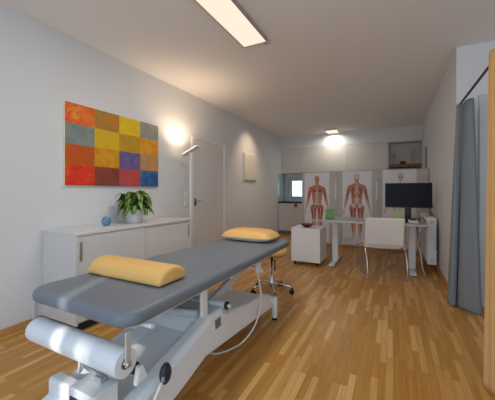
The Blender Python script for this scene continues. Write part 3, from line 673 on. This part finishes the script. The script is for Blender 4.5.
def muscle_figure(X, Z, s, t, back=False, W=0.78):
    """standing figure, X centre, Z foot level, s = height"""
    f = MB(); Y = CY - 0.0042; e = [0]
    def c(m, x0, z0, x1, z1, r0, r1, both=True):
        for sg in ((-1, 1) if both else (1,)):
            e[0] += 1; f.mi = m
            capsule(f, (X + sg * x0 * W * s, Z + z0 * s), (X + sg * x1 * W * s, Z + z1 * s), r0 * W * 0.92 * s, r1 * W * 0.92 * s, Y - e[0] * 0.00002)
    # 0 muscle 1 skin 2 tendon 3 deep muscle
    c(2, 0.060, 0.035, 0.085, 0.012, 0.018, 0.016)              # feet
    c(0, 0.062, 0.25, 0.056, 0.06, 0.044, 0.018)                # shank
    c(0, 0.075, 0.24, 0.066, 0.14, 0.030, 0.016)
    c(2, 0.050, 0.24, 0.052, 0.06, 0.009, 0.008)
    c(2, 0.060, 0.10, 0.057, 0.04, 0.016, 0.015)
    c(0, 0.072, 0.48, 0.062, 0.30, 0.072, 0.042)                # thigh
    c(3, 0.098, 0.45, 0.080, 0.33, 0.020, 0.014)
    c(3, 0.040, 0.46, 0.050, 0.33, 0.018, 0.012)
    c(2, 0.062, 0.285, 0.062, 0.265, 0.026, 0.024)              # knee
    c(0, 0, 0.54, 0, 0.62, 0.100, 0.086, False)                 # hips and waist
    c(0, 0.035, 0.62, 0.045, 0.76, 0.066, 0.078)                # trunk
    c(0, 0.125, 0.785, 0.130, 0.765, 0.048, 0.046)              # shoulders
    c(0, 0.040, 0.83, 0.115, 0.80, 0.026, 0.030)
    c(0, 0.142, 0.765, 0.178, 0.63, 0.038, 0.030)               # upper arm
    c(3, 0.150, 0.74, 0.176, 0.65, 0.014, 0.010)
    c(0, 0.182, 0.61, 0.222, 0.49, 0.031, 0.016)                # forearm
    c(2, 0.186, 0.59, 0.222, 0.49, 0.008, 0.007)
    c(2, 0.228, 0.465, 0.242, 0.425, 0.020, 0.014)              # hand
    c(1, 0, 0.83, 0, 0.88, 0.040, 0.040, False)                 # neck
    c(1, 0, 0.905, 0, 0.955, 0.048, 0.054, False)               # head
    if back:
        c(3, 0.060, 0.765, 0.075, 0.71, 0.034, 0.026)
        c(2, 0.020, 0.80, 0.035, 0.70, 0.006, 0.010)
        c(2, 0.0, 0.56, 0, 0.86, 0.010, 0.007, False)
        c(2, 0.02, 0.62, 0.012, 0.56, 0.030, 0.026)
        c(3, 0.07, 0.70, 0.05, 0.63, 0.012, 0.014)
        c(2, 0.055, 0.525, 0.050, 0.50, 0.040, 0.034)
        c(2, 0.062, 0.42, 0.062, 0.33, 0.008, 0.008)
        c(2, 0, 0.945, 0, 0.970, 0.046, 0.040, False)
    else:
        c(3, 0.055, 0.755, 0.095, 0.765, 0.030, 0.022)
        c(2, 0.0, 0.56, 0.0, 0.71, 0.044, 0.036, False)
        for k in range(4): c(1, 0.018, 0.58 + 0.036 * k, 0.022, 0.58 + 0.036 * k, 0.013, 0.013)
        c(2, 0, 0.73, 0, 0.81, 0.007, 0.007, False)
        c(2, 0.03, 0.525, 0.085, 0.56, 0.014, 0.010)
        c(2, 0.072, 0.46, 0.062, 0.33, 0.009, 0.008)
        c(3, 0.018, 0.94, 0.018, 0.941, 0.008, 0.008); c(3, 0, 0.905, 0, 0.906, 0.010, 0.010, False)
    for sg in (-1, 1):
        for k in range(4):
            e[0] += 1; f.mi = 2
            capsule(f, (X + sg * W * (0.233 + 0.007 * k) * s, Z + 0.43 * s), (X + sg * W * (0.226 + 0.012 * k) * s, Z + 0.385 * s), 0.006 * s, 0.005 * s, Y - e[0] * 0.00002, 4)
    f.build('printed_figure', [M['muscle'], M['skin'], M['tendon'], M['deep']], t)

def skeleton_figure(X, Z, s, t):
    f = MB(); Y = CY - 0.0042; e = [0]
    def c(m, x0, z0, x1, z1, r0, r1, both=True):
        for sg in ((-1, 1) if both else (1,)):
            e[0] += 1; f.mi = m
            capsule(f, (X + sg * x0 * s, Z + z0 * s), (X + sg * x1 * s, Z + z1 * s), r0 * s, r1 * s, Y - e[0] * 0.00002)
    c(0, 0, 0.955, 0, 0.945, 0.037, 0.038, False); c(0, 0, 0.91, 0, 0.885, 0.025, 0.019, False)
    c(1, 0.017, 0.928, 0.018, 0.928, 0.011, 0.011); c(1, 0, 0.905, 0, 0.912, 0.006, 0.003, False)
    c(0, 0, 0.50, 0, 0.87, 0.016, 0.010, False)
    for k in range(8): c(0, 0.01, 0.79 - 0.022 * k, 0.045 + 0.045 * math.sin(0.4 + k * 0.3), 0.775 - 0.026 * k, 0.005, 0.006)
    c(0, 0.01, 0.80, 0.125, 0.81, 0.007, 0.009); c(0, 0.03, 0.54, 0.075, 0.56, 0.026, 0.022)
    c(0, 0.13, 0.79, 0.155, 0.62, 0.014, 0.011); c(0, 0.158, 0.61, 0.19, 0.47, 0.010, 0.007); c(0, 0.195, 0.455, 0.21, 0.40, 0.015, 0.006)
    c(0, 0.08, 0.51, 0.06, 0.29, 0.016, 0.017); c(0, 0.058, 0.27, 0.055, 0.05, 0.014, 0.009); c(0, 0.054, 0.035, 0.07, 0.01, 0.014, 0.012)
    f.build('printed_skeleton', [M['bone'], M['bonedark']], t)

def poster(x0, x1, z0, z1, label):
    t = thing('anatomy_poster', label, 'poster', ((x0 + x1) / 2, CY - 0.002, z0), 'anatomy posters on the cabinet doors')
    MB().box(x0, CY - 0.004, z0, x1, CY - 0.001, z1).build('sheet', M['postr'], t)
    ln = MB()
    for k in range(5): ln.box(x0 + 0.03, CY - 0.0046, z0 + 0.05 + 0.022 * k, x0 + 0.16 - 0.02 * (k % 2), CY - 0.0041, z0 + 0.055 + 0.022 * k)
    ln.build('printed_caption_lines', M['print'], t)
    return t
t = poster(-1.785, -1.235, 0.07, 1.60, 'anatomy poster of a front-view muscle figure, left of the three posters')
muscle_figure(-1.505, 0.165, 1.38, t)
t = poster(-0.96, -0.385, 0.075, 1.61, 'anatomy poster of a back-view muscle figure, middle of the three posters')
muscle_figure(-0.675, 0.175, 1.40, t, True)
t = poster(-0.185, 0.405, 0.08, 1.62, 'skeleton anatomy poster with its lower part hidden behind the monitor')
skeleton_figure(0.135, 0.17, 1.40, t)

# ------------------------------------------------------------------ kitchen corner
t = thing('kitchen_base_cabinet', 'white kitchen base cabinet under the dark worktop in the back left corner', 'cabinet', (-2.3, 7.8, 0))
kx0, kx1, ky0 = XL + 0.016, -1.70, 7.50
MB().box(kx0, ky0 + 0.02, 0.10, kx1, YB - 0.003, 0.865).build('body', M['offwhite'], t)
MB().box(kx0, ky0 + 0.06, 0.001, kx1, YB - 0.003, 0.0995).build('toe_kick', M['toekick'], t)
MB().box(kx0 + 0.002, ky0, 0.105, -2.43, ky0 + 0.0195, 0.862).build('door', M['offwhite'], t, bevel=0.002)
kd = MB().box(-2.427, ky0, 0.105, kx1 - 0.002, ky0 + 0.0195, 0.862).build('door', M['offwhite'], t, bevel=0.002)
MB().box(-2.40, ky0 - 0.012, 0.76, -2.31, ky0 - 0.0005, 0.855).build('tag_plate', M['browntag'], kd, bevel=0.003)['label'] = 'small brown square plate on the cabinet front'  # small brown item of unknown use, drawn as a flat plate
tag(MB().box(XL + 0.012, ky0 - 0.015, 0.866, kx1, YB - 0.002, 0.905).build('worktop', M['stone'], bevel=0.002), 'dark stone worktop below the small kitchen window', 'worktop')
t = thing('faucet', 'small chrome kitchen faucet on the worktop below the window', 'faucet', (-2.66, 7.9, 0.906))
MB().lathe((-2.66, 7.9, 0.906), [(0, 0), (0.024, 0), (0.024, 0.02), (0, 0.02)]).build('base', M['chrome'], t)
MB().tube(spline([(-2.66, 7.9, 0.925), (-2.66, 7.9, 1.10), (-2.65, 7.86, 1.17), (-2.62, 7.80, 1.16), (-2.61, 7.77, 1.12)], 6), 0.010, 10).build('spout', M['chrome'], t)
MB().tube([(-2.64, 7.9, 0.96), (-2.59, 7.9, 0.99)], 0.007, 8).build('lever', M['chrome'], t)

seams = [XL + 0.002, -2.29, -1.68, -1.056, -0.423, -0.112]
for i, wd in enumerate(['leftmost pale wall cabinet in the back row, above the kitchen window', 'second pale wall cabinet from the left in the back row', 'third pale wall cabinet in the back row, in the middle', 'fourth pale wall cabinet in the back row, above the middle anatomy poster', 'narrow pale wall cabinet left of the open niche']):
    a, b = seams[i] + 0.001, seams[i + 1] - 0.001
    t = thing('wall_cabinet', wd, 'cabinet', ((a + b) / 2, YU + 0.16, 1.70), 'wall cabinets along the back')
    MB().box(a, YU + 0.02, 1.70, b, YB - 0.002, 2.402).build('body', M['offwhite'], t)
    MB().box(a + 0.001, YU, 1.702, b - 0.001, YU + 0.0195, 2.400).build('door', M['offwhite'], t, bevel=0.002)
t = thing('range_hood_strip', 'thin dark under-cabinet light strip above the kitchen window', 'light strip', (-2.4, 7.8, 1.68))
MB().box(-2.53, 7.79, 1.682, -2.2, 7.86, 1.698).build('housing', M['darkgrey'], t)
MB().box(-2.52, 7.795, 1.679, -2.21, 7.855, 1.6818).build('lens', M['whitematt'], t)
# open niche
t = thing('open_shelf_unit', 'open niche with a wooden shelf at the right end of the wall cabinets', 'shelf unit', (0.25, YU + 0.16, 1.70))
nx0, nx1 = -0.11, XR - 0.003
MB().box(nx0, YB - 0.022, 1.70, nx1, YB - 0.003, 2.402).build('back_panel', M['panelgrey'], t)
MB().box(nx0, YU, 1.70, nx0 + 0.018, YB - 0.0225, 2.402).box(nx0 + 0.018, YU, 2.38, nx1, YB - 0.0225, 2.402).box(nx0 + 0.018, YU, 1.70, nx1, YB - 0.0225, 1.72).box(nx1 - 0.014, YU, 1.72, nx1, YB - 0.0225, 2.38).build('carcass', M['closet'], t)
MB().box(nx0 + 0.019, YU - 0.01, 1.775, nx1 - 0.015, YB - 0.023, 1.845).box(nx1 - 0.09, YU - 0.012, 1.735, nx1 - 0.016, YU + 0.1, 1.774).build('wooden_shelf', M['shelfwood'], t, bevel=0.004)
t = thing('decorative_bowl', 'small dark bowl in the middle of the wooden niche shelf', 'bowl', (0.21, 7.88, 1.846))
MB().lathe((0.21, 7.88, 1.846), [(0, 0), (0.03, 0), (0.06, 0.03), (0.075, 0.07), (0.07, 0.07), (0.05, 0.035), (0, 0.02)]).build('shell', M['bowl'], t)
MB().lathe((0.21, 7.88, 1.846), [(0, 0.115), (0.03, 0.10), (0.055, 0.07), (0.05, 0.055), (0, 0.04)]).build('filling', M['bone'], t)
def branches(name, label, x, y, z, h, spread, n, m, vase=None):
    t = thing(name, label, 'dried branches', (x, y, z))
    v = MB().lathe((x, y, z), [(0, 0), (0.022, 0), (0.026, 0.03), (0.014, 0.07), (0.016, 0.08), (0.010, 0.08), (0.010, 0.02), (0, 0.02)], 18).build('vase', M['bone'] if vase is None else vase, t)
    b = MB()
    for k in range(n):
        a = random.uniform(0, 6.28); q = random.uniform(0.3, 1) * spread
        tip = Vector((x + q * math.cos(a), y + 0.5 * q * math.sin(a), z + h * random.uniform(0.7, 1)))
        pts = spline([(x, y, z + 0.03), Vector((x, y, z + 0.08)).lerp(tip, 0.45) + Vector((0, 0, 0.02)), tip], 5)
        b.tube(pts, 0.0032, 6, r_end=0.002)
        for j in (4, 6, 8): b.tube([pts[j], pts[j] + Vector((random.uniform(-1, 1) * 0.03, random.uniform(-1, 1) * 0.02, 0.03))], 0.004, 5, r_end=0.006)
    b.build('twigs', m, t)
branches('dried_branch_vase', 'pale dried branches in a vase left of the niche bowl', 0.03, 7.9, 1.846, 0.30, 0.09, 9, M['twig'])
branches('dried_branch_vase', 'taller pale dried branches in a vase right of the niche bowl', 0.41, 7.9, 1.846, 0.38, 0.08, 10, M['twig'])

# picture on the right wall
t = thing('wall_picture', 'narrow framed picture on the right wall beside the niche', 'picture', (XR - 0.012, 7.18, 1.64))
MB().box(XR - 0.02, 6.80, 1.64, XR - 0.002, 7.55, 2.10).build('frame', M['darkgrey'], t, bevel=0.002)
MB().box(XR - 0.0235, 6.815, 1.655, XR - 0.0202, 7.535, 2.08).build('print', M['panelgrey'], t)

# ------------------------------------------------------------------ radiator
t = thing('radiator', 'white panel radiator on the right wall beside the desk', 'radiator', (0.52, 5.6, 0.105))
MB().box(0.452, 5.0, 0.105, 0.572, 6.2, 0.80).build('panel', M['white'], t, bevel=0.008)
rb = MB()
for k in range(26): rb.box(0.446, 5.04 + k * 0.044, 0.17, 0.4515, 5.065 + k * 0.044, 0.75)
rb.build('ribs', M['white'], t)
MB().cyl((0.512, 4.999, 0.735), (0.512, 4.985, 0.735), 0.03, 20).cyl((0.512, 4.985, 0.735), (0.512, 4.97, 0.735), 0.018, 20).build('valve', M['panelgrey'], t)
MB().cyl((0.512, 4.999, 0.17), (0.512, 4.985, 0.17), 0.018, 16).build('plug_cap', M['panelgrey'], t)
for y in (5.2, 5.95): MB().box(0.5725, y, 0.68, XR - 0.001, y + 0.03, 0.72).box(0.5725, y, 0.25, XR - 0.001, y + 0.03, 0.29).build('wall_bracket', M['white'], t)
branches('reddish_stem_vase', 'reddish dried stems in a small vase on top of the radiator', 0.535, 5.345, 0.801, 0.17, 0.055, 9, M['pink'], M['pink'])

# ------------------------------------------------------------------ curtains on a rod
t = thing('curtain_rod', 'dark grey curtain rod below the ceiling at the right', 'curtain rod', (0.625, 2.6, 2.112))
MB().cyl((0.628, 3.768, 2.112), (0.628, 1.35, 2.112), 0.011, 16).build('rod', M['darkgrey'], t)
MB().cyl((0.645, 3.768, 2.112), (0.645, 3.755, 2.112), 0.03, 20).build('wall_flange', M['darkgrey'], t)
MB().cyl((0.628, 1.36, 2.124), (0.628, 1.36, ZC), 0.007, 12).build('ceiling_hanger', M['darkgrey'], t)

def curtain(name, label, top, bot, z0, m, n=90, folds=0, amp=0.0):
    """hanging cloth: plan polylines at the top (with z) and at the hem"""
    tp = [Vector(p) for p in spline(top, 12)]; bp = [Vector((p[0], p[1], z0)) for p in spline([(q[0], q[1], 0) for q in bot], 12)]
    def at(pl, u):
        k = u * (len(pl) - 1); i = min(int(k), len(pl) - 2); return pl[i].lerp(pl[i + 1], k - i)
    def fn(u, v):
        a, b = at(tp, u), at(bp, u); p = a.lerp(b, 1 - (1 - v) ** 1.3)
        d = (at(bp, min(1, u + 0.02)) - at(bp, max(0, u - 0.02))); nn = Vector((-d.y, d.x, 0)); nn.normalize()
        return p + nn * (amp * math.sin(2 * math.pi * folds * u) * (0.6 + 0.4 * v))
    t = thing(name, label, 'curtain', ((bot[0][0] + bot[-1][0]) / 2, (bot[0][1] + bot[-1][1]) / 2, z0))
    MB().grid(fn, n, 24).build('cloth', m, t, solid=0.002)
    return t
for m_ in (M['greycurtain'], M['orangecurtain']):
    N_ = m_.node_tree.nodes; L_ = m_.node_tree.links; pb = N_['Principled BSDF']; tr = N_.new('ShaderNodeBsdfTranslucent'); ms = N_.new('ShaderNodeMixShader')
    L_.new(pb.inputs['Base Color'].links[0].from_socket, tr.inputs['Color']); ms.inputs[0].default_value = 0.35
    L_.new(pb.outputs[0], ms.inputs[1]); L_.new(tr.outputs[0], ms.inputs[2]); L_.new(ms.outputs[0], N_['Material Output'].inputs['Surface'])
curtain('curtain', 'long grey curtain gathered beside the right wall corner',
        [(0.60, 3.70, 2.095), (0.588, 3.62, 2.095), (0.64, 3.60, 2.095), (0.635, 3.53, 2.095), (0.645, 3.46, 2.095), (0.675, 3.42, 2.095), (0.70, 3.46, 2.095)],
        [(0.515, 3.69), (0.525, 3.58), (0.575, 3.60), (0.595, 3.67), (0.60, 3.58), (0.655, 3.49), (0.735, 3.435), (0.775, 3.53)], 0.012, M['greycurtain'], folds=3, amp=0.004)
curtain('curtain', 'ochre yellow curtain at the right edge of the picture',
        [(0.60, 2.42, 2.10), (0.555, 2.36, 2.10), (0.58, 2.28, 2.10), (0.66, 2.20, 2.10), (0.60, 2.10, 2.10), (0.66, 1.98, 2.10), (0.60, 1.86, 2.10), (0.66, 1.74, 2.10), (0.62, 1.6, 2.10)],
        [(0.53, 2.27), (0.495, 2.18), (0.55, 2.14), (0.68, 2.22), (0.74, 2.10), (0.68, 1.98), (0.77, 1.88), (0.66, 1.76), (0.75, 1.64), (0.70, 1.54)], 0.012, M['orangecurtain'], n=140, folds=9, amp=0.008)

# ------------------------------------------------------------------ light
wd = bpy.data.worlds.new('sky'); bpy.context.scene.world = wd; wd.use_nodes = True
bg = wd.node_tree.nodes['Background']; N = wd.node_tree.nodes; L = wd.node_tree.links
SKY = 2.9
tc = N.new('ShaderNodeTexCoord'); sp = N.new('ShaderNodeSeparateXYZ'); L.new(tc.outputs['Generated'], sp.inputs[0])
rp = N.new('ShaderNodeValToRGB'); e = rp.color_ramp.elements
e[0].position = 0.0; e[0].color = (0.80, 0.95, 1.10, 1); e[1].position = 0.8; e[1].color = (0.50, 0.74, 1.05, 1)
k = e.new(0.12); k.color = (0.72, 0.90, 1.12, 1)
L.new(sp.outputs[2], rp.inputs[0]); L.new(rp.outputs[0], bg.inputs['Color']); bg.inputs['Strength'].default_value = SKY

def area(name, loc, rot, sx, sy):
    l = bpy.data.lights.new(name, 'AREA'); l.shape = 'RECTANGLE'; l.size = sx; l.size_y = sy; l.cycles.is_portal = True
    o = bpy.data.objects.new(name, l); o.location = loc; o.rotation_euler = rot; C.objects.link(o)
area('window_portal', (XE + 0.22, (ey0 + ey1) / 2, (ez0 + ez1) / 2), (0, R(90), 0), ez1 - ez0, ey1 - ey0)

for a, b, z0, z1 in (SL[0], SL[3]):
    area('window_portal', ((a + b) / 2, YF - 0.12, (z0 + z1) / 2), (R(90), 0, 0), b - a, z1 - z0)
sun = bpy.data.lights.new('sun', 'SUN'); sun.energy = 4.2; sun.angle = R(1.2); sun.color = (1.0, 0.93, 0.84)
so = bpy.data.objects.new('sun', sun); C.objects.link(so)
so.rotation_euler = Vector((-0.37, 0.93, -0.365)).to_track_quat('-Z', 'Y').to_euler()

# area lamps at the ceiling lights, then spots for uplight and relief glow
def lamp(name, loc, sx, sy, energy, col=(1.0, 0.95, 0.86), rot=(0, 0, 0)):
    l = bpy.data.lights.new(name, 'AREA'); l.shape = 'RECTANGLE'; l.size = sx; l.size_y = sy; l.energy = energy; l.color = col
    o = bpy.data.objects.new(name, l); o.location = loc; o.rotation_euler = rot; C.objects.link(o); return o
lamp('panel_lamp', (-1.268, 2.08, ZC - 0.045), 0.25, 1.14, 18)
lamp('square_lamp', (-1.39, 7.485, ZC - 0.045), 0.27, 0.44, 7).data.spread = R(165)
def spot(name, loc, to, energy, size, blend, col, rad=0.03):
    l = bpy.data.lights.new(name, 'SPOT'); l.energy = energy; l.spot_size = R(size); l.spot_blend = blend; l.color = col; l.shadow_soft_size = rad
    o = bpy.data.objects.new(name, l); o.location = loc; C.objects.link(o)
    o.rotation_euler = (Vector(to) - Vector(loc)).to_track_quat('-Z', 'Y').to_euler()
spot('uplight_beam', (-2.62, 3.30, 1.83), (-2.80, 3.30, 2.75), 17, 150, 0.8, (1.0, 0.72, 0.48), 0.06)
spot('relief_glow_spot', (-2.25, 5.6, ZC - 0.03), (-2.86, 5.66, 1.7), 38, 92, 1.0, (1.0, 0.76, 0.52), 0.08)  # unseen ceiling spot without a fixture, added for the relief picture's glow

# ------------------------------------------------------------------ camera
f = 285.0
cam = bpy.data.cameras.new('camera'); cam.sensor_fit = 'HORIZONTAL'; cam.sensor_width = 36.0
cam.lens = 36.0 * f / 495.0; cam.shift_y = -9.0 / 495.0; cam.clip_start = 0.05; cam.clip_end = 100
co = bpy.data.objects.new('camera', cam); C.objects.link(co); co.location = (0, 0, 1.2)
co.rotation_euler = (R(90), 0, math.atan2(145.5, 285.0))
sc = bpy.context.scene; sc.camera = co
for o in bpy.data.objects:
    if '_o' in o: del o['_o']
vs_ = sc.view_settings
sc.display_settings.display_device = 'sRGB'
vs_.view_transform = 'Standard'; vs_.look = 'None'; vs_.gamma = 1.0; vs_.use_curve_mapping = False
vs_.exposure = 0.06
sc.cycles.max_bounces = 10; sc.cycles.diffuse_bounces = 6
sc.cycles.sample_clamp_indirect = 6.0
